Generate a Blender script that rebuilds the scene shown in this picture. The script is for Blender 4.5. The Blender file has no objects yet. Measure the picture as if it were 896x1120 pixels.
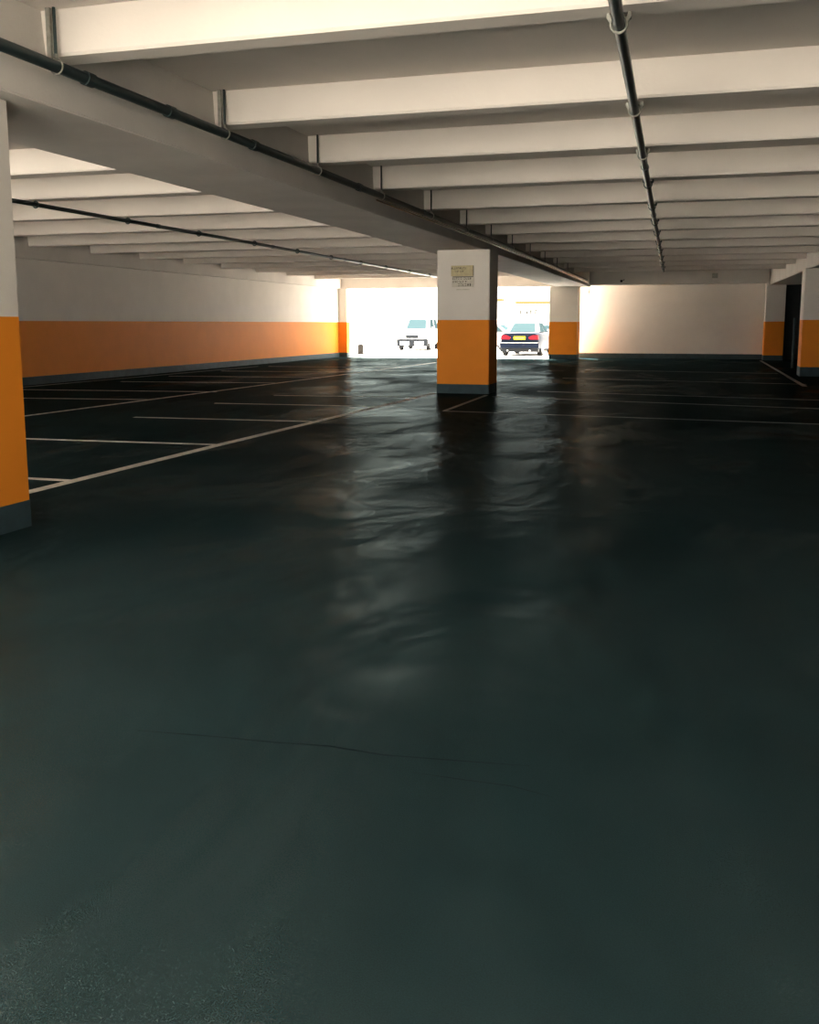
import bpy, bmesh, math, random
from mathutils import Matrix, Vector
random.seed(7)
scene = bpy.context.scene
C = scene.collection
PI = math.pi

# ---------------------------------------------------------------- camera, world, sun, exposure
cam_data = bpy.data.cameras.new('camera')
cam = bpy.data.objects.new('camera', cam_data); C.objects.link(cam)
cam_data.sensor_fit = 'VERTICAL'; cam_data.sensor_height = 36.0; cam_data.sensor_width = 36.0
cam_data.lens = 1071.735/1120*36.0
cam_data.shift_y = -48/1120
cam_data.clip_end = 400
R = ((0.9576, 0.0410, -0.2852), (0.2882, -0.1397, 0.9473), (-0.0010, -0.9894, -0.1455))
m = Matrix(((R[0][0], -R[0][1], -R[0][2], 0), (R[1][0], -R[1][1], -R[1][2], 0), (R[2][0], -R[2][1], -R[2][2], 1.42), (0, 0, 0, 1)))
q = m.to_quaternion(); cam.rotation_mode = 'QUATERNION'; cam.rotation_quaternion = q; cam.location = (0, 0, 1.42)
scene.camera = cam

world = bpy.data.worlds.new('sky'); scene.world = world; world.use_nodes = True
bgn = world.node_tree.nodes['Background']
bgn.inputs['Color'].default_value = (1.0, 0.95, 0.87, 1)
bgn.inputs['Strength'].default_value = 3.0
sun_d = bpy.data.lights.new('sun', 'SUN'); sun_d.energy = 22.0; sun_d.angle = math.radians(1.5); sun_d.color = (1.0, 0.95, 0.86)
sun = bpy.data.objects.new('sun', sun_d); C.objects.link(sun)
sun.rotation_euler = Vector((0.30, -0.42, -1.0)).to_track_quat('-Z', 'Y').to_euler()
sun.location = (-10, 60, 30)
vs = scene.view_settings
scene.display_settings.display_device = 'sRGB'
vs.view_transform = 'Standard'; vs.look = 'None'; vs.gamma = 1.0; vs.use_curve_mapping = False
vs.exposure = 1.68

# ---------------------------------------------------------------- materials
def nodes(name):
    mt = bpy.data.materials.new(name); mt.use_nodes = True
    nt = mt.node_tree; return mt, nt, nt.nodes['Principled BSDF']

def mat(name, col, rough=0.6, metal=0.0, var=0.0, scale=3.0, bump=0.0, bscale=80.0, spec=0.25, emit=None):
    mt, nt, b = nodes(name)
    b.inputs['Base Color'].default_value = (*col, 1); b.inputs['Roughness'].default_value = rough
    b.inputs['Metallic'].default_value = metal; b.inputs['Specular IOR Level'].default_value = spec
    tc = nt.nodes.new('ShaderNodeNewGeometry')
    if var > 0:
        n = nt.nodes.new('ShaderNodeTexNoise'); n.inputs['Scale'].default_value = scale; n.inputs['Detail'].default_value = 5
        nt.links.new(tc.outputs['Position'], n.inputs['Vector'])
        r = nt.nodes.new('ShaderNodeValToRGB')
        r.color_ramp.elements[0].position = 0.3; r.color_ramp.elements[1].position = 0.7
        r.color_ramp.elements[0].color = (*[c*(1-var) for c in col], 1)
        r.color_ramp.elements[1].color = (*[min(1, c*(1+var*0.6)) for c in col], 1)
        nt.links.new(n.outputs['Fac'], r.inputs['Fac']); nt.links.new(r.outputs['Color'], b.inputs['Base Color'])
    if bump > 0:
        n2 = nt.nodes.new('ShaderNodeTexNoise'); n2.inputs['Scale'].default_value = bscale; n2.inputs['Detail'].default_value = 3
        nt.links.new(tc.outputs['Position'], n2.inputs['Vector'])
        bp = nt.nodes.new('ShaderNodeBump'); bp.inputs['Strength'].default_value = bump; bp.inputs['Distance'].default_value = 0.01
        nt.links.new(n2.outputs['Fac'], bp.inputs['Height']); nt.links.new(bp.outputs['Normal'], b.inputs['Normal'])
    if emit:
        b.inputs['Emission Color'].default_value = (*col, 1); b.inputs['Emission Strength'].default_value = emit
    return mt

M_white = mat('white_paint', (0.72, 0.665, 0.60), 0.7, var=0.05, scale=1.3, bump=0.15, bscale=40)
M_ceil = mat('ceiling_paint', (0.71, 0.645, 0.58), 0.8, var=0.06, scale=1.0, bump=0.2, bscale=30)
M_beam = mat('beam_paint', (0.66, 0.61, 0.555), 0.8, var=0.08, scale=1.4, bump=0.2, bscale=30)
M_orange = mat('orange_paint', (0.78, 0.245, 0.022), 0.6, spec=0.1, var=0.05, scale=2.0, bump=0.1, bscale=40)
M_slate = mat('slate_paint', (0.032, 0.058, 0.066), 0.7, var=0.25, scale=6.0, bump=0.3, bscale=30)
M_line = mat('line_paint', (0.62, 0.56, 0.48), 0.6, var=0.25, scale=9.0)
M_linefaint = mat('worn_line_paint', (0.23, 0.27, 0.26), 0.55, var=0.3, scale=9.0)
M_mid = mat('half_worn_line_paint', (0.22, 0.24, 0.22), 0.55, var=0.3, scale=9.0)
M_pipe = mat('dark_pipe_paint', (0.022, 0.035, 0.035), 0.35, var=0.3, scale=8)
M_galv = mat('galvanised_steel', (0.30, 0.29, 0.25), 0.5, metal=0.5, var=0.25, scale=25)
M_rod = mat('rusty_rod', (0.06, 0.06, 0.05), 0.6, var=0.4, scale=30)
M_dark = mat('shade_toned_concrete', (0.025, 0.03, 0.03), 0.8, var=0.2)  # near-black tone stands in for the shade in the right end room
M_out = mat('outdoor_concrete', (0.62, 0.60, 0.56), 0.85, var=0.08, scale=2)
M_upper = mat('sky_block_grey', (0.22, 0.21, 0.19), 0.9, var=0.15)  # for the added sky-blocking mass above the exit
M_facade = mat('pale_render', (0.72, 0.70, 0.65), 0.9)
M_ochre = mat('ochre_fascia', (0.075, 0.055, 0.018), 0.7)
M_grey = mat('grey_metal', (0.014, 0.012, 0.010), 0.6, spec=0.1)
M_tyre = mat('tyre_rubber', (0.012, 0.012, 0.013), 0.8)
M_rim = mat('alloy_rim', (0.5, 0.5, 0.5), 0.3, metal=0.8)
M_navy = mat('navy_car_paint', (0.004, 0.007, 0.016), 0.4, spec=0.06)
M_carwhite = mat('white_car_paint', (0.6, 0.6, 0.59), 0.35)
M_carpale = mat('pale_car_paint', (0.30, 0.28, 0.27), 0.4, spec=0.2)
M_glass = mat('car_window_glass', (0.026, 0.043, 0.048), 0.5, spec=0.0)
M_plastic = mat('dark_bumper_plastic', (0.010, 0.012, 0.015), 0.6, spec=0.1)
M_red = mat('red_lamp_lens', (0.30, 0.006, 0.012), 0.4, spec=0.1)
M_lens = mat('clear_lamp_lens', (0.7, 0.7, 0.68), 0.15)
M_yellow = mat('yellow_plate', (0.36, 0.34, 0.008), 0.5, spec=0.1)
M_signy = mat('yellowed_sign', (0.52, 0.44, 0.25), 0.5, var=0.15, scale=20)
M_signw = mat('pale_sign', (0.58, 0.53, 0.44), 0.5, var=0.15, scale=20)
M_ink = mat('faded_ink', (0.10, 0.09, 0.07), 0.7)
M_smoke = mat('grey_conduit', (0.30, 0.30, 0.27), 0.25, metal=0.8)

# floor: dark teal sealed asphalt, worn and slightly wavy
def floor_material():
    mt, nt, b = nodes('sealed_asphalt'); L = nt.links; N = nt.nodes
    g = N.new('ShaderNodeNewGeometry')
    def noise(scale, det, rough=0.55, stretch=None, dist=0.0):
        n = N.new('ShaderNodeTexNoise'); n.inputs['Scale'].default_value = scale; n.inputs['Detail'].default_value = det
        n.inputs['Roughness'].default_value = rough; n.inputs['Distortion'].default_value = dist
        if stretch:
            mp = N.new('ShaderNodeMapping'); mp.inputs['Scale'].default_value = stretch; mp.inputs['Rotation'].default_value = (0, 0, 0.28)
            L.new(g.outputs['Position'], mp.inputs['Vector']); L.new(mp.outputs['Vector'], n.inputs['Vector'])
        else: L.new(g.outputs['Position'], n.inputs['Vector'])
        return n
    wear = noise(0.35, 6, 0.6, (1, 1.0, 1), 0.6)
    ramp = N.new('ShaderNodeValToRGB')
    ramp.color_ramp.interpolation = 'B_SPLINE'; ramp.color_ramp.elements[0].position = 0.2; ramp.color_ramp.elements[0].color = (0.0055, 0.0150, 0.0175, 1)
    ramp.color_ramp.elements[1].position = 0.85; ramp.color_ramp.elements[1].color = (0.0155, 0.0300, 0.0310, 1)
    L.new(wear.outputs['Fac'], ramp.inputs['Fac'])
    fine = noise(260, 2)
    mul = N.new('ShaderNodeMix'); mul.data_type = 'RGBA'; mul.blend_type = 'MULTIPLY'; mul.inputs[0].default_value = 1.0
    r2 = N.new('ShaderNodeValToRGB'); r2.color_ramp.elements[0].position = 0.3; r2.color_ramp.elements[0].color = (0.72, 0.72, 0.72, 1)
    r2.color_ramp.elements[1].position = 0.75; r2.color_ramp.elements[1].color = (1.35, 1.35, 1.35, 1)
    L.new(fine.outputs['Fac'], r2.inputs['Fac']); L.new(ramp.outputs['Color'], mul.inputs[6]); L.new(r2.outputs['Color'], mul.inputs[7])
    rn = noise(0.5, 2, 0.5, (1, 0.7, 1), 0.3)
    mr = N.new('ShaderNodeMapRange'); mr.inputs['From Min'].default_value = 0.1; mr.inputs['From Max'].default_value = 0.9
    mr.inputs['To Min'].default_value = 0.06; mr.inputs['To Max'].default_value = 0.19
    L.new(rn.outputs['Fac'], mr.inputs['Value'])
    wave = noise(1.1, 3, 0.5, (1.0, 0.6, 1), 0.4)
    b1 = N.new('ShaderNodeBump'); b1.inputs['Strength'].default_value = 1.0; b1.inputs['Distance'].default_value = 0.08
    L.new(wave.outputs['Fac'], b1.inputs['Height'])
    b2 = N.new('ShaderNodeBump'); b2.inputs['Strength'].default_value = 0.3; b2.inputs['Distance'].default_value = 0.003
    L.new(fine.outputs['Fac'], b2.inputs['Height']); L.new(b1.outputs['Normal'], b2.inputs['Normal'])
    # thin dull sealer: a weak gloss coat over a matt base
    N.remove(b)
    df = N.new('ShaderNodeBsdfDiffuse'); gl = N.new('ShaderNodeBsdfGlossy'); mx = N.new('ShaderNodeMixShader')
    gl.inputs['Color'].default_value = (0.74, 0.92, 0.96, 1)
    L.new(mul.outputs[2], df.inputs['Color']); L.new(b2.outputs['Normal'], df.inputs['Normal']); L.new(b2.outputs['Normal'], gl.inputs['Normal'])
    L.new(mr.outputs['Result'], gl.inputs['Roughness'])
    pn = noise(0.6, 4, 0.55, (1, 0.5, 1), 0.5)
    pf = N.new('ShaderNodeMapRange'); pf.interpolation_type = 'SMOOTHSTEP'; pf.inputs['From Min'].default_value = 0.3; pf.inputs['From Max'].default_value = 0.75
    pf.inputs['To Min'].default_value = 0.006; pf.inputs['To Max'].default_value = 0.08
    L.new(pn.outputs['Fac'], pf.inputs['Value']); L.new(pf.outputs['Result'], mx.inputs['Fac'])
    L.new(df.outputs[0], mx.inputs[1]); L.new(gl.outputs[0], mx.inputs[2])
    L.new(mx.outputs[0], N['Material Output'].inputs['Surface'])
    return mt
M_floor = floor_material()

# ---------------------------------------------------------------- mesh helpers
def link(name, bm, material, parent=None, smooth=False):
    me = bpy.data.meshes.new(name); bm.normal_update(); bm.to_mesh(me); bm.free()
    if smooth:
        for p in me.polygons: p.use_smooth = True
        me.set_sharp_from_angle(angle=math.radians(38))
    mats = material if isinstance(material, (list, tuple)) else [material]
    for x in mats: me.materials.append(x)
    o = bpy.data.objects.new(name, me); C.objects.link(o)
    if parent is not None: o.parent = parent
    return o

def box(bm, x0, x1, y0, y1, z0, z1, bevel=0.0, mi=0):
    vs_ = [bm.verts.new(p) for p in ((x0,y0,z0),(x1,y0,z0),(x1,y1,z0),(x0,y1,z0),(x0,y0,z1),(x1,y0,z1),(x1,y1,z1),(x0,y1,z1))]
    fs = [bm.faces.new([vs_[i] for i in f]) for f in ((0,3,2,1),(4,5,6,7),(0,1,5,4),(1,2,6,5),(2,3,7,6),(3,0,4,7))]
    for f in fs: f.material_index = mi
    if bevel > 0:
        es = list({e for f in fs for e in f.edges})
        bmesh.ops.bevel(bm, geom=es, offset=bevel, segments=2, profile=0.6, affect='EDGES')
    return bm

def prism(bm, poly, axis, a, b, bevel=0.0):
    """poly: 2D points in the plane across the axis; extruded from a to b along it"""
    def P(u, v, t): return {'x': (t, u, v), 'y': (u, t, v), 'z': (u, v, t)}[axis]
    v0 = [bm.verts.new(P(u, v, a)) for u, v in poly]; v1 = [bm.verts.new(P(u, v, b)) for u, v in poly]
    n = len(poly); bm.faces.new(v0[::-1]); bm.faces.new(v1)
    for i in range(n): bm.faces.new((v0[i], v0[(i+1) % n], v1[(i+1) % n], v1[i]))
    bmesh.ops.recalc_face_normals(bm, faces=bm.faces)
    return bm

def quadprism(bm, base, z0, z1):
    v0 = [bm.verts.new((x, y, z0)) for x, y in base]; v1 = [bm.verts.new((x, y, z1)) for x, y in base]
    n = len(base); bm.faces.new(v0[::-1]); bm.faces.new(v1)
    for i in range(n): bm.faces.new((v0[i], v0[(i+1) % n], v1[(i+1) % n], v1[i]))
    bmesh.ops.recalc_face_normals(bm, faces=bm.faces)
    return bm

def tube(bm, pts, r, seg=12, cap=True):
    rings = []
    for i, p in enumerate(pts):
        p = Vector(p)
        d = (Vector(pts[min(i+1, len(pts)-1)]) - Vector(pts[max(i-1, 0)])).normalized()
        up = Vector((0, 0, 1)) if abs(d.z) < 0.9 else Vector((0, 1, 0))
        a = d.cross(up).normalized(); b_ = d.cross(a).normalized()
        rr = r[i] if isinstance(r, (list, tuple)) else r
        rings.append([bm.verts.new(p + rr*(math.cos(t)*a + math.sin(t)*b_)) for t in [2*PI*k/seg for k in range(seg)]])
    for i in range(len(rings)-1):
        for k in range(seg):
            bm.faces.new((rings[i][k], rings[i][(k+1) % seg], rings[i+1][(k+1) % seg], rings[i+1][k]))
    if cap: bm.faces.new(rings[0]); bm.faces.new(rings[-1][::-1])
    bmesh.ops.recalc_face_normals(bm, faces=bm.faces)
    return bm

def torus(bm, c, axis, R_, r, seg=20, rs=8):
    c = Vector(c); axis = Vector(axis).normalized()
    up = Vector((0, 0, 1)) if abs(axis.z) < 0.9 else Vector((1, 0, 0))
    a = axis.cross(up).normalized(); b_ = axis.cross(a).normalized()
    g = []
    for i in range(seg):
        t = 2*PI*i/seg; d = math.cos(t)*a + math.sin(t)*b_
        g.append([bm.verts.new(c + d*(R_ + r*math.cos(s)) + axis*r*math.sin(s)) for s in [2*PI*k/rs for k in range(rs)]])
    for i in range(seg):
        for k in range(rs):
            bm.faces.new((g[i][k], g[(i+1) % seg][k], g[(i+1) % seg][(k+1) % rs], g[i][(k+1) % rs]))
    bmesh.ops.recalc_face_normals(bm, faces=bm.faces)
    return bm

def B(): return bmesh.new()
def struct(o): o['kind'] = 'structure'; return o
def tag(o, label, cat, group=None):
    o['label'] = label; o['category'] = cat
    if group: o['group'] = group
    return o
def thing(name, label, cat, loc=(0, 0, 0), rz=0.0, group=None):
    o = bpy.data.objects.new(name, None); C.objects.link(o); o.empty_display_size = 0.2
    o.location = loc; o.rotation_euler = (0, 0, rz)
    return tag(o, label, cat, group)
ORD = ['nearest the camera', 'second', 'third', 'fourth', 'fifth', 'sixth', 'seventh', 'eighth', 'ninth', 'tenth', 'eleventh', 'twelfth', 'thirteenth', 'fourteenth', 'fifteenth']
def order(k): return 'the one nearest the camera' if k == 0 else ORD[k] + ' from the camera'

# ---------------------------------------------------------------- measures (metres)
SOF = 2.90       # underside of the main beams
RIB = 3.21       # underside of the ribs
SLAB = 3.50      # underside of the slab
ORG = 1.50       # top of the orange paint
BAS = 0.19       # top of the slate paint
AX0, AX1 = -5.50, -4.37          # main beam A (between the two bays in view)
WLX = -15.3
def BX(y): return 2.22 + (40.0 - y)*0.031 if y > 20 else 2.84   # left face of beam B
YBACK, YFAR = -1.6, 40.2

# ---------------------------------------------------------------- structure
floor = struct(link('floor', quadprism(B(), [(-15.6, YBACK), (14.0, YBACK), (14.0, 43.3), (-5.34, 43.3), (-5.34, 40.2), (-15.6, 40.2)], -0.25, 0.0), M_floor))
struct(link('trim_2', box(B(), -15.6, -5.341, 40.201, 43.3, -0.25, -0.001), M_out))
ground = struct(link('ground_outside', box(B(), -90, 70, -60, 130, -0.35, -0.02), M_out))
# ground outside must not cover the garage floor: it lies 2 cm lower
ceiling = struct(link('ceiling', quadprism(B(), [(-15.9, YBACK), (14.0, YBACK), (14.0, 42.6), (-5.24, 42.6), (-5.24, 40.65), (-15.9, 40.65)], SLAB, 3.85), M_ceil))

def striped_wall(name, side, x0, x1, y0, y1, top):
    w = struct(link(name, box(B(), x0, x1, y0, y1, ORG, top), M_white))
    struct(link('trim_%s' % side, box(B(), x0, x1, y0, y1, BAS, ORG), M_orange))
    return w
striped_wall('wall_left', '1', WLX-0.3, WLX, 3.0, 40.6, SLAB)
# slate kerb at the foot of the left wall, a little proud of it
struct(link('baseboard_left', box(B(), WLX-0.3, WLX+0.03, 3.0, 40.15, 0.0, BAS, 0.008), M_slate))
# unseen block added above the exit, keeps sky light off the dark car
struct(link('wall_sky_block', box(B(), -15.9, 14.0, 36.0, 40.65, 3.851, 8.0), M_upper))
# beam over the left wall
bl = link('concrete_beam', box(B(), WLX+0.002, WLX+0.14, YBACK, 40.15, 2.93, SLAB, 0.01), M_beam)
tag(bl, 'long pale edge beam running above the orange striped left wall', 'beam')

# far wall (white, right half), its dark kerb
struct(link('wall_far', box(B(), -5.22, 2.895, 41.95, 42.25, 0.20, SLAB), M_white))
struct(link('baseboard_far', box(B(), -5.22, 2.895, 41.91, 42.25, 0.0, 0.20, 0.006), M_slate))
# right end: room beyond beam B, its shade put into the wall colour
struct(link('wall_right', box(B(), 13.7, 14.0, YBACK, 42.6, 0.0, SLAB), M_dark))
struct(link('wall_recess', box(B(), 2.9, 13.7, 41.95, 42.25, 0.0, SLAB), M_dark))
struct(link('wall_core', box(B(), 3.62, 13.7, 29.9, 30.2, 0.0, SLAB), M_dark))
# unseen wall behind the camera, widened to cut light on the right
struct(link('wall_back', box(B(), 0.4, 13.7, YBACK, YBACK+0.3, 0.0, SLAB), M_white))

# lintel / cross beam at the far end
tag(link('concrete_beam', box(B(), WLX+0.002, AX0-0.4, YFAR, YFAR+0.45, 2.915, SLAB-0.002, 0.01), M_beam),
    'pale cross beam over the bright exit, left of the far column', 'beam')
tag(link('concrete_beam', box(B(), AX1-0.25, 2.18, YFAR, YFAR+0.45, 2.945, SLAB-0.002, 0.01), M_beam),
    'pale cross beam above the plain white far wall', 'beam')

# main beam A, slightly skewed at its far end
bm = B(); quadprism(bm, [(AX0-0.05, YBACK), (AX1, YBACK), (AX1, 20.6), (AX1-0.22, YFAR+0.45), (AX0-0.4, YFAR+0.45), (AX0-0.05, 14.5)], SOF, SLAB-0.002)
bmesh.ops.bevel(bm, geom=[e for e in bm.edges if abs(e.verts[0].co.z-SOF) < .001 and abs(e.verts[1].co.z-SOF) < .001], offset=0.012, segments=2, affect='EDGES')
tag(link('concrete_beam', bm, M_beam), 'wide grey main beam running over the sign column with dark pipe along its side', 'beam')
# main beam B
bm = B(); quadprism(bm, [(BX(40.4), YFAR+0.45), (2.84, 20.0), (2.9, YBACK), (4.1, YBACK), (4.0, 20.0), (BX(40.4)+1.1, YFAR+0.45)], SOF-0.01, SLAB-0.002)
bmesh.ops.bevel(bm, geom=[e for e in bm.edges if abs(e.verts[0].co.z-SOF+.01) < .001 and abs(e.verts[1].co.z-SOF+.01) < .001], offset=0.012, segments=2, affect='EDGES')
tag(link('concrete_beam', bm, M_beam), 'main beam over the right hand orange pillar, shaded underneath', 'beam')

# ribs
FR = [5.97, 8.38, 10.60, 12.85, 15.33, 17.72, 19.85, 22.22, 24.72, 27.2, 29.7, 32.2, 34.9]
def rib_bm(x0, x1, y, yx1=None):
    """down-stand rib along x, sides slightly battered, small chamfers below"""
    y0, y1 = y, y+0.24
    prof = [(y0-0.03, SLAB-0.001), (y0, RIB+0.02), (y0+0.015, RIB), (y1-0.015, RIB), (y1, RIB+0.02), (y1+0.03, SLAB-0.001)]
    return prism(B(), prof, 'x', x0, x1)
struct(link('trim_3', rib_bm(AX1+0.001, 2.85, 3.55), M_ceil))   # rib overhead, out of the frame
for k, y in enumerate(FR):
    tag(link('ceiling_rib', rib_bm(AX1+0.001 - (0.22*(y-20.6)/20 if y > 20.6 else 0), BX(y)+ (0.0 if y < 20 else 0.03), y), M_ceil),
        'pale ceiling rib right of the main beam, %s' % order(k), 'ceiling rib', 'ceiling ribs over the right bay')
FL = [10.35, 12.4, 14.8, 17.25, 19.7, 22.1, 24.4, 26.8, 29.2, 31.8, 34.4, 37.2]
for k, y in enumerate((3.4, 5.85, 8.2)):
    struct(link('trim_%d' % (k+4), rib_bm(WLX+0.141, AX0-0.052, y), M_ceil))
for k, y in enumerate(FL):
    tag(link('ceiling_rib', rib_bm(WLX+0.141, AX0-0.052 - (0.3*(y-14.5)/26 if y > 14.5 else 0), y), M_ceil),
        'pale ceiling rib left of the main beam, %s' % order(k), 'ceiling rib', 'ceiling ribs over the left bay')

# columns
def column(x0, x1, y0, y1, label, top=SOF, org=ORG, bas=BAS, capx=None):
    t = thing('concrete_column', label, 'column', ((x0+x1)/2, (y0+y1)/2, 0))
    hx, hy = (x1-x0)/2, (y1-y0)/2
    def blk(z0, z1, g=0.0):
        bm = B(); p = [(-hx-g, -hy-g), (hx+g, -hy-g), (hx+g, hy+g), (-hx-g, hy+g)]
        quadprism(bm, p, z0, z1)
        ve = [e for e in bm.edges if abs(e.verts[0].co.z - e.verts[1].co.z) > 0.01]
        bmesh.ops.bevel(bm, geom=ve, offset=0.015, segments=3, affect='EDGES')
        return bm
    link('shaft', blk(org, top), M_white, t)['label'] = 'white painted upper shaft'
    link('painted_band', blk(bas, org), M_orange, t)['label'] = 'orange painted band'
    link('plinth', blk(0, bas, 0.004), M_slate, t)['label'] = 'slate grey painted foot'
    return t
column(-5.72, -4.555, 4.65, 5.79, 'near column cut by the left edge of the frame, white over orange', org=1.472)
column(-5.333, -4.235, 19.68, 20.5, 'middle column with the small notice on its white upper part')
column(-6.15, -5.02, 40.05, 40.95, 'far white and orange column right of the dark car', top=2.90)
column(WLX+0.0, -14.925, 40.2, 40.6, 'narrow orange and white column at the far end of the left wall', top=2.914)
column(2.46, 3.60, 28.7, 29.6, 'right hand column by the frame edge, white above deep orange', top=2.889, org=1.52, bas=0.25)
column(2.14, 2.86, 41.0, 41.9, 'dim column in shade beside the far white wall and dark recess', top=SLAB-0.002)

# ---------------------------------------------------------------- painted floor lines (paint on the floor: its children)
def line(a, b, w, material, z=0.0015):
    a = Vector((*a, 0)); b = Vector((*b, 0)); d = (b-a).normalized(); n = Vector((-d.y, d.x, 0))*w/2
    bm = B(); quadprism(bm, [(a-n).to_2d(), (b-n).to_2d(), (b+n).to_2d(), (a+n).to_2d()], 0.0, z)
    return link('painted_line', bm, material, floor)
line((-5.52, -4.0), (-5.50, 10.4), 0.12, M_line, 0.002); line((-5.50, 10.4), (-5.37, 19.62), 0.12, M_line, 0.002)
line((-8.3, 7.63), (-5.55, 7.61), 0.09, M_line)
line((-8.4, 10.30), (-5.56, 10.43), 0.09, M_line)
line((-8.42, 13.22), (-5.5, 13.35), 0.09, M_line)
line((-8.51, 16.00), (-5.45, 16.15), 0.09, M_line)
line((-8.3, 18.1), (-5.4, 18.45), 0.09, M_line)
line((-10.25, 10.0), (-10.10, 16.4), 0.10, M_line); line((-10.10, 16.4), (-9.60, 36.0), 0.10, M_line)
line((-12.7, 16.08), (-10.15, 16.42), 0.09, M_line)
line((-14.45, 18.2), (-9.9, 18.72), 0.09, M_line)
line((-14.0, 21.45), (-10.05, 22.0), 0.09, M_line)
line((-14.2, 24.1), (-9.95, 24.6), 0.09, M_line)
line((-14.2, 27.2), (-9.9, 27.6), 0.09, M_line)
line((-14.2, 30.6), (-9.8, 31.0), 0.09, M_line)
line((-14.98, 17.0), (-14.55, 30.5), 0.09, M_linefaint)
line((-4.12, 15.60), (2.5, 14.92), 0.08, M_linefaint)
line((-4.10, 15.66), (-4.2, 19.3), 0.08, M_linefaint)
line((-4.0, 18.98), (2.6, 17.62), 0.08, M_linefaint)
line((-3.4, 20.75), (2.6, 19.7), 0.08, M_linefaint)
line((-3.6, 26.0), (2.3, 24.9), 0.08, M_linefaint)
line((-3.6, 31.0), (2.0, 30.1), 0.08, M_linefaint)
line((2.03, 40.5), (2.17, 26.5), 0.09, M_linefaint)
line((2.14, 28.3), (2.19, 24.1), 0.11, M_mid)

def crack(pts, w, material):
    bm = B(); P = [Vector(p) for p in pts]
    L_ = []; R_ = []
    for i, p in enumerate(P):
        d = (P[min(i+1, len(P)-1)] - P[max(i-1, 0)]).normalized(); n = Vector((-d.y, d.x))*w/2*(0.3 if i in (0, len(P)-1) else 1)
        L_.append(bm.verts.new((*(p+n), 0.0008))); R_.append(bm.verts.new((*(p-n), 0.0008)))
    for i in range(len(P)-1): bm.faces.new((R_[i], R_[i+1], L_[i+1], L_[i]))
    return link('hairline_crack', bm, material, floor)
M_crack = mat('crack_dirt', (0.0035, 0.0095, 0.0115), 0.9, spec=0.0)
crack([(-1.871, 2.873), (-1.7, 2.891), (-1.533, 2.909), (-1.365, 2.92), (-1.174, 2.946), (-0.973, 2.932), (-0.729, 2.961), (-0.492, 2.99)], 0.008, M_crack)
crack([(-0.849, 2.836), (-0.698, 2.834), (-0.523, 2.835), (-0.39, 2.8)], 0.006, M_crack)

# ---------------------------------------------------------------- pipes
def pipe_with_joints(name, pts, r, label, joints, material=M_pipe, jr=1.22):
    t = thing(name, label, 'pipe', pts[0])
    o = Vector(pts[0])
    link('tube', tube(B(), [Vector(p)-o for p in pts], r, 14), material, t, True)
    for (p, d) in joints:
        p = Vector(p)-o; d = Vector(d).normalized()*0.05
        link('coupling', tube(B(), [p-d, p-d*0.98, p+d*0.98, p+d], [r*1.02, r*jr, r*jr, r*1.02], 14), material, t)
    return t
# pipe 1, along the right face of beam A
def P1(y): return Vector((-4.235 if y < 20 else -4.235-0.22*(y-20)/20, y, 3.135 - 0.0022*y))
p1 = [P1(y) for y in (-5, 2, 6, 10, 14, 20, 26, 32, 38)]
pipe_with_joints('water_pipe', p1, 0.040, 'long dark pipe fixed along the side of the main beam', [(P1(y), (0, 1, 0)) for y in (6.25, 7.35, 8.9, 11.9, 14.8, 17.5)])
def P1b(y): return P1(y) + Vector((0.03, 0, -0.085))
tc = link('cable_conduit', tube(B(), [P1b(y) for y in (12.5, 14, 20, 26, 32, 38)], 0.013, 8), M_smoke, None, True)
tag(tc, 'thin shiny conduit running just under the dark beam side pipe', 'conduit')

def hanger(x, y, zp, r, ztop, label, group, strap=True, axis=(0, 1, 0), ring=M_galv):
    t = thing('pipe_hanger', label, 'pipe hanger', (x, y, zp), 0, group)
    link('ring', torus(B(), (0, 0, 0), axis, r+0.008, 0.006, 18, 6), ring, t)
    link('rod', tube(B(), [(0, 0, r+0.015), (0, 0, ztop-zp)], 0.011, 8), M_pipe, t)
    link('nut', tube(B(), [(0, 0, r+0.012), (0, 0, r+0.04)], 0.017, 6), M_galv, t)
    if strap:
        link('channel', box(B(), -0.06, -0.028, -0.012, 0.012, r+0.014, ztop-zp, 0.002), M_galv, t)
    return t
for k, y in enumerate(FR[:12]):
    p = P1(y-0.075)
    hanger(p.x, p.y, p.z, 0.040, SLAB-0.002, 'rod hanger holding the beam side pipe at a rib, %s' % order(k), 'hangers of the beam side pipe', strap=k < 2)

# pipe 2, under the ribs of the right bay
def P2(y): return Vector((-0.37 - 0.032*y, y, 3.15))
pipe_with_joints('water_pipe', [P2(y) for y in (-5, 2, 6, 12, 20, 28, 34.3)], 0.036,
    'dark pipe slung under the ribs of the right bay, running away from the camera', [(P2(y), (0, 1, 0)) for y in (-1.0, 11.6, 16.6, 23.4, 31.0)])
for k, y in enumerate(FR[:12]):
    p = P2(y+0.16)
    t = thing('pipe_clamp', 'clamp holding the right bay pipe under a rib, %s' % order(k), 'pipe clamp', tuple(p), 0, 'clamps of the right bay pipe')
    link('ring', torus(B(), (0, 0, 0), (0, 1, 0.25), 0.048, 0.008, 20, 8), M_galv if k < 3 else M_pipe, t, True)
    link('saddle', prism(B(), [(-0.07, 0.03), (-0.045, 0.0), (-0.04, 0.02), (-0.055, 0.058), (0.055, 0.058), (0.04, 0.02), (0.045, 0.0), (0.07, 0.03), (0.07, 0.059), (-0.07, 0.059)], 'y', -0.02, 0.02), M_galv if k < 3 else M_pipe, t)
    link('bolt', tube(B(), [(0.06, 0, 0.02), (0.06, 0, 0.05)], 0.009, 6), M_rod, t)
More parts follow.
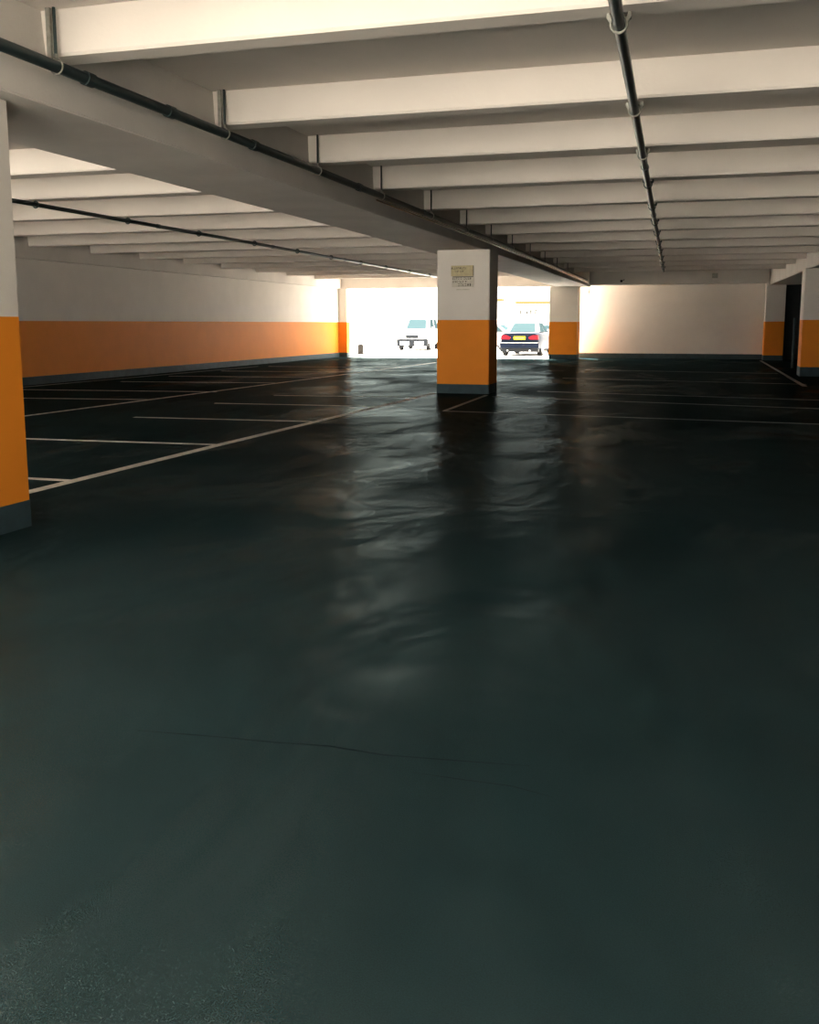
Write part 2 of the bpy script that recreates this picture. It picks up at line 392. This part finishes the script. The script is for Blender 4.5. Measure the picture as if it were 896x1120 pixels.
# pipe 3, in the left bay
def P3(y): return Vector((-9.42 - 0.012*max(0, y-20)-0.05, y, 3.15))
pipe_with_joints('water_pipe', [P3(y) for y in (-5, 5, 12, 20, 28, 34, 39.9)], 0.032,
    'thin dark pipe crossing the ceiling of the left bay', [(P3(y), (0, 1, 0)) for y in (15.9, 20.8, 25.6, 30.6)])
for k, y in enumerate(FL[1:11]):
    p = P3(y+0.12)
    t = thing('pipe_clamp', 'small clamp holding the left bay pipe under a rib, %s' % order(k), 'pipe clamp', tuple(p), 0, 'clamps of the left bay pipe')
    link('ring', torus(B(), (0, 0, 0), (0, 1, 0), 0.046, 0.012, 16, 6), M_pipe, t, True)
    link('bolt', tube(B(), [(0, 0, 0.04), (0, 0, 0.058)], 0.012, 6), M_rod, t)

# small fittings on the far cross beam and wall
t = thing('junction_box', 'small dark fitting on the face of the far cross beam', 'junction box', (-3.33, 40.19, 3.09))
link('body', box(B(), -0.045, 0.045, -0.06, 0.0, -0.045, 0.045, 0.01), M_grey, t); link('nipple', tube(B(), [(0.06, -0.03, 0.02), (0.12, -0.03, 0.06)], 0.015, 8), M_grey, t)
t = thing('junction_box', 'pale grey box high on the far cross beam, right of the hanging pipe', 'junction box', (0.2, 40.19, 3.2))
link('body', box(B(), -0.12, 0.12, -0.05, 0.0, -0.16, 0.16, 0.012), M_beam, t); link('cover', box(B(), -0.10, 0.10, -0.06, -0.051, -0.05, 0.14, 0.004), M_galv, t)
t = thing('downpipe', 'short pale conduit with clip at the top left of the white far wall', 'conduit', (-4.83, 41.89, 2.62))
link('tube', tube(B(), [(0, 0, 0), (0, 0, 0.26)], 0.03, 10), M_beam, t); link('clip', box(B(), -0.06, 0.06, -0.04, 0.03, 0.1, 0.14, 0.004), M_galv, t)
t = thing('downpipe', 'thin grey upright pipe in the dark recess left of the right hand column', 'pipe', (2.68, 34.0, 0))
link('tube', tube(B(), [(0, 0, 0.0), (0, 0, 1.55)], 0.035, 12), M_slate, t); link('cap', tube(B(), [(0, 0, 1.55), (0, 0, 1.60)], [0.045, 0.03], 12), M_slate, t)

# notice on the middle column: two small plates, faded unreadable lettering
def glyph_row(bm, x0, x1, z, h, seed, y=-0.0125, gap=0.35):
    rnd = random.Random(seed); x = x0
    box(bm, x0, x1, y+0.0026, y+0.0031, z, z+h)
    while x < x1:
        w = rnd.uniform(0.35, 0.8)*h
        if x + w > x1: break
        if rnd.random() < 0.16: x += w; continue
        k = rnd.randint(0, 3); t_ = h*0.22
        if k in (0, 1, 3): box(bm, x, x+t_, y, y+0.0030, z, z+h)
        if k in (0, 2): box(bm, x, x+w, y, y+0.0030, z+h-t_, z+h)
        if k in (1, 2): box(bm, x, x+w, y, y+0.0030, z, z+t_)
        if k == 3: box(bm, x+w-t_, x+w, y, y+0.0030, z, z+h); box(bm, x, x+w, y, y+0.0030, z+h*.4, z+h*.6)
        x += w + gap*h
    return bm
t = thing('notice_sign', 'small yellowed notice of faded lettering on the middle column', 'sign', (-4.80, 19.672, 2.16))
link('upper_plate', box(B(), -0.235, 0.235, -0.010, 0.0, 0.215, 0.43, 0.002), M_signy, t)['label'] = 'yellowed upper plate'
link('lower_plate', box(B(), -0.215, 0.235, -0.010, 0.0, 0.0, 0.205, 0.002), M_signw, t)['label'] = 'paler lower plate'
link('plate_edge', box(box(B(), 0.222, 0.234, -0.013, -0.0101, 0.218, 0.425), -0.20, 0.232, -0.013, -0.0101, 0.196, 0.212), M_ink, t)
for j, (x0, x1, z, h) in enumerate([(-0.23, 0.09, 0.355, 0.040), (-0.15, 0.07, 0.300, 0.028), (-0.20, 0.22, 0.150, 0.040), (-0.20, 0.10, 0.090, 0.036), (-0.20, 0.22, 0.018, 0.050)]):
    link('lettering', glyph_row(B(), x0, x1, z, h, 11+j), M_ink, t)
link('adhesive_mark', box(B(), -0.12, 0.15, -0.003, 0.0, -0.06, -0.035), M_signw, t)

# ---------------------------------------------------------------- outside: vehicles, facade, post
def loft(bm, stations):
    """stations: (y, halfwidth, z_bottom, z_top); rounded section, closed at both ends"""
    rings = []
    for (y, w, zb, zt) in stations:
        h = zt-zb
        half = [(0.0, zb), (0.82*w, zb), (0.97*w, zb+0.12*h), (w, zb+0.40*h), (0.985*w, zb+0.70*h), (0.93*w, zt-0.10*h), (0.80*w, zt-0.02*h), (0.0, zt)]
        full = half + [(-x, z) for x, z in half[-2:0:-1]]
        rings.append([bm.verts.new((x, y, z)) for x, z in full])
    n = len(rings[0])
    for i in range(len(rings)-1):
        for k in range(n): bm.faces.new((rings[i][k], rings[i][(k+1) % n], rings[i+1][(k+1) % n], rings[i+1][k]))
    bm.faces.new(rings[0]); bm.faces.new(rings[-1][::-1])
    bmesh.ops.recalc_face_normals(bm, faces=bm.faces)
    return bm

def frustum(bm, b, t, zb, zt, bevel=0.05):
    """b,t = (y0,y1,halfwidth) of the base and the top"""
    P = [(-b[2], b[0], zb), (b[2], b[0], zb), (b[2]*0.95, b[1], zb), (-b[2]*0.95, b[1], zb), (-t[2], t[0], zt), (t[2], t[0], zt), (t[2]*0.95, t[1], zt), (-t[2]*0.95, t[1], zt)]
    v = [bm.verts.new(p) for p in P]
    for f in ((0,3,2,1),(4,5,6,7),(0,1,5,4),(1,2,6,5),(2,3,7,6),(3,0,4,7)): bm.faces.new([v[i] for i in f])
    bmesh.ops.recalc_face_normals(bm, faces=bm.faces)
    if bevel: bmesh.ops.bevel(bm, geom=list(bm.edges), offset=bevel, segments=3, affect='EDGES')
    return bm, P

def panel(P, idx, name, material, parent, inset=0.12, lift=0.008, u=(0, 1)):
    """thin glass panel lying on one face of the cabin"""
    a, b, c, d = [Vector(P[i]) for i in idx]
    def L(s, r): return (a.lerp(b, s)).lerp(d.lerp(c, s), r)
    s0, s1 = u[0]+inset*(u[1]-u[0]), u[1]-inset*(u[1]-u[0])
    q = [L(s0, 0.10), L(s1, 0.10), L(s1, 0.88), L(s0, 0.88)]
    n = (q[1]-q[0]).cross(q[3]-q[0]).normalized()
    bm = B(); v0 = [bm.verts.new(p-n*0.01) for p in q]; v1 = [bm.verts.new(p+n*lift) for p in q]
    bm.faces.new(v0[::-1]); bm.faces.new(v1)
    for i in range(4): bm.faces.new((v0[i], v0[(i+1) % 4], v1[(i+1) % 4], v1[i]))
    bmesh.ops.recalc_face_normals(bm, faces=bm.faces)
    return link(name, bm, material, parent)

def wheel(parent, x, y, r, w=0.2):
    s = 1 if x > 0 else -1
    bm = B(); tube(bm, [(x-w/2, y, r), (x-w/2+0.02, y, r), (x+w/2-0.02, y, r), (x+w/2, y, r)], [r*0.93, r, r, r*0.93], 24)
    o = link('wheel', bm, M_tyre, parent)
    bm = B(); xo = x+s*(w/2+0.004)
    tube(bm, [(xo-s*0.02, y, r), (xo, y, r)], [r*0.66, r*0.62], 20)
    rim = link('rim', bm, M_rim, o)
    return o

def car(label, loc, rz, paint, stations, base, top, zb, zt, wheels, half, kind='sedan', name='car', cat='car'):
    t = thing(name, label, cat, loc, rz)
    link('body', loft(B(), stations), paint, t, True)
    bm, P = frustum(B(), base, top, zb, zt); link('cabin', bm, paint, t)
    panel(P, (0, 1, 5, 4), 'rear_window', M_glass, t)
    panel(P, (2, 3, 7, 6), 'windscreen', M_glass, t)
    for idx in ((1, 2, 6, 5), (3, 0, 4, 7)):
        panel(P, idx, 'side_window', M_glass, t, 0.08, u=(0.03, 0.5)); panel(P, idx, 'side_window', M_glass, t, 0.08, u=(0.5, 0.97))
    for y in wheels[:2]:
        for s in (-1, 1): wheel(t, s*(half-0.11), y, wheels[2])
    for s in (-1, 1):
        mir = link('wing_mirror', box(B(), s*(half+0.02)-0.09, s*(half+0.02)+0.09, base[1]-0.55, base[1]-0.42, zb+0.02, zb+0.16, 0.03), paint, t)
    return t

SED = [(0.0, 0.70, 0.36, 0.86), (0.05, 0.79, 0.30, 0.97), (0.25, 0.85, 0.24, 1.03), (0.9, 0.88, 0.20, 1.02), (2.2, 0.885, 0.19, 0.98), (3.3, 0.88, 0.19, 0.95), (4.1, 0.85, 0.21, 0.84), (4.45, 0.78, 0.24, 0.76), (4.56, 0.66, 0.32, 0.66)]
# dark car seen from behind
t = car('dark navy saloon seen from behind outside, red rear lamps and yellow number plate', (-8.07, 44.0, -0.02), 0.0, M_navy, SED,
        (0.62, 3.45, 0.76), (1.30, 2.55, 0.57), 0.98, 1.45, (0.85, 3.65, 0.32), 0.86)
for s in (-1, 1):
    bm = B(); prism(bm, [(s*0.80, 0.72), (s*0.42, 0.72), (s*0.38, 0.80), (s*0.55, 0.88), (s*0.78, 0.88)], 'y', -0.012, 0.09)
    link('rear_lamp', bm, M_red, t)
link('boot_panel', box(B(), -0.37, 0.37, -0.015, 0.06, 0.68, 0.90, 0.01), M_navy, t)
pl = link('number_plate', box(B(), -0.25, 0.25, -0.030, -0.0155, 0.70, 0.84, 0.004), M_yellow, t); pl['label'] = 'yellow number plate'
bm = B(); glyph_row(bm, -0.20, 0.19, 0.735, 0.07, 5, y=-0.0335, gap=0.3); link('lettering', bm, M_ink, pl)
link('bumper', box(B(), -0.83, 0.83, -0.09, 0.12, 0.34, 0.60, 0.05), M_navy, t)
link('bumper_strip', box(B(), -0.80, 0.80, -0.10, -0.085, 0.56, 0.585, 0.003), M_rim, t)
link('valance', box(B(), -0.80, 0.80, -0.05, 0.22, 0.17, 0.339, 0.02), M_plastic, t)
t.scale = (1.07, 1.05, 1.05)
for x in (-0.5, 0.45): link('exhaust', tube(B(), [(x, -0.1, 0.24), (x, 0.1, 0.24)], 0.035, 12), M_rim, t)

SUV = [(0.0, 0.74, 0.42, 1.02), (0.06, 0.83, 0.36, 1.14), (0.4, 0.88, 0.30, 1.16), (1.2, 0.90, 0.28, 1.14), (3.0, 0.90, 0.28, 1.10), (3.9, 0.88, 0.30, 1.06), (4.2, 0.84, 0.34, 0.98), (4.32, 0.74, 0.42, 0.86)]
t = car('white van-like off-roader facing the garage outside, dark lower bumper, left of the middle column', (-15.9, 56.2, -0.02), PI+0.10, M_carwhite, SUV,
        (0.12, 3.25, 0.82), (0.45, 2.45, 0.66), 1.10, 1.78, (0.75, 3.45, 0.36), 0.88)
link('bumper', box(B(), -0.86, 0.86, 4.10, 4.40, 0.22, 0.62, 0.05), M_plastic, t)
for s in (-1, 1):
    link('lamp_panel', box(B(), s*0.40-0.26, s*0.40+0.26, 4.38, 4.412, 0.30, 0.50, 0.03), M_carwhite, t)
    link('headlamp', box(B(), s*0.60-0.16, s*0.60+0.16, 4.16, 4.32, 0.72, 0.88, 0.03), M_lens, t)
link('grille', box(B(), -0.36, 0.36, 4.22, 4.335, 0.66, 0.84, 0.02), M_plastic, t)

t = car('pale silver car parked outside, mostly hidden behind the middle column', (-9.6, 53.2, -0.02), PI/2-0.12, M_carpale, SED,
        (0.62, 3.45, 0.76), (1.30, 2.55, 0.57), 0.98, 1.45, (0.85, 3.65, 0.32), 0.86)
t = car('white hatchback beyond the navy saloon, half hidden by the far column', (-7.95, 50.6, -0.02), -0.02, M_carwhite, SUV,
        (0.12, 3.25, 0.80), (0.5, 2.45, 0.62), 0.98, 1.42, (0.75, 3.45, 0.32), 0.88)
link('rear_lamp', box(B(), 0.60, 0.82, -0.03, 0.06, 0.72, 0.92, 0.02), M_red, t); link('rear_lamp', box(B(), -0.82, -0.60, -0.03, 0.06, 0.72, 0.92, 0.02), M_red, t)

t = thing('bollard', 'low grey post with a wire hoop beside the far left corner outside', 'bollard', (-15.95, 44.8, -0.02))
link('post', tube(B(), [(0, 0, 0), (0, 0, 0.06), (0, 0, 0.42), (0, 0, 0.50)], [0.17, 0.15, 0.15, 0.10], 14), M_grey, t)
link('base', box(B(), -0.14, 0.24, -0.15, 0.15, 0.0, 0.06, 0.01), M_grey, t)
link('hoop', tube(B(), [(0.12, 0, 0.05), (0.22, 0, 0.2), (0.23, 0, 0.45), (0.17, 0, 0.60), (0.10, 0, 0.5)], 0.012, 8), M_galv, t)

t = thing('shop_building', 'overexposed pale building across the yard with a thin ochre fascia', 'building', (-11.0, 72.0, -0.02))
link('facade', box(B(), -40, 16, 0, 6, 0, 4.2), M_facade, t)
link('fascia', box(B(), -2.4, 3.2, -0.9, -0.01, 2.86, 3.06, 0.01), M_ochre, t)
link('fascia', box(B(), -6.2, -3.4, -0.5, -0.01, 3.06, 3.26, 0.01), M_ochre, t)
for j, x in enumerate((-2.2, -1.75, -1.45, -1.1)):
    zz = 2.12+0.08*j
    poly = [(x, 2.12), (x+0.07, 2.12), (x+0.07, 2.45), (x, 2.45)] if j == 0 else [(x, 2.12), (x+0.17, 2.12), (x+0.17, 2.18), (x+0.07, 2.18), (x+0.07, zz+0.02), (x+0.18, zz+0.02), (x+0.18, zz+0.09), (x+0.07, zz+0.09), (x+0.07, 2.48), (x, 2.48)]
    bm = prism(B(), poly, 'y', -0.05, -0.002)
    link('letter', bm, M_grey, t)
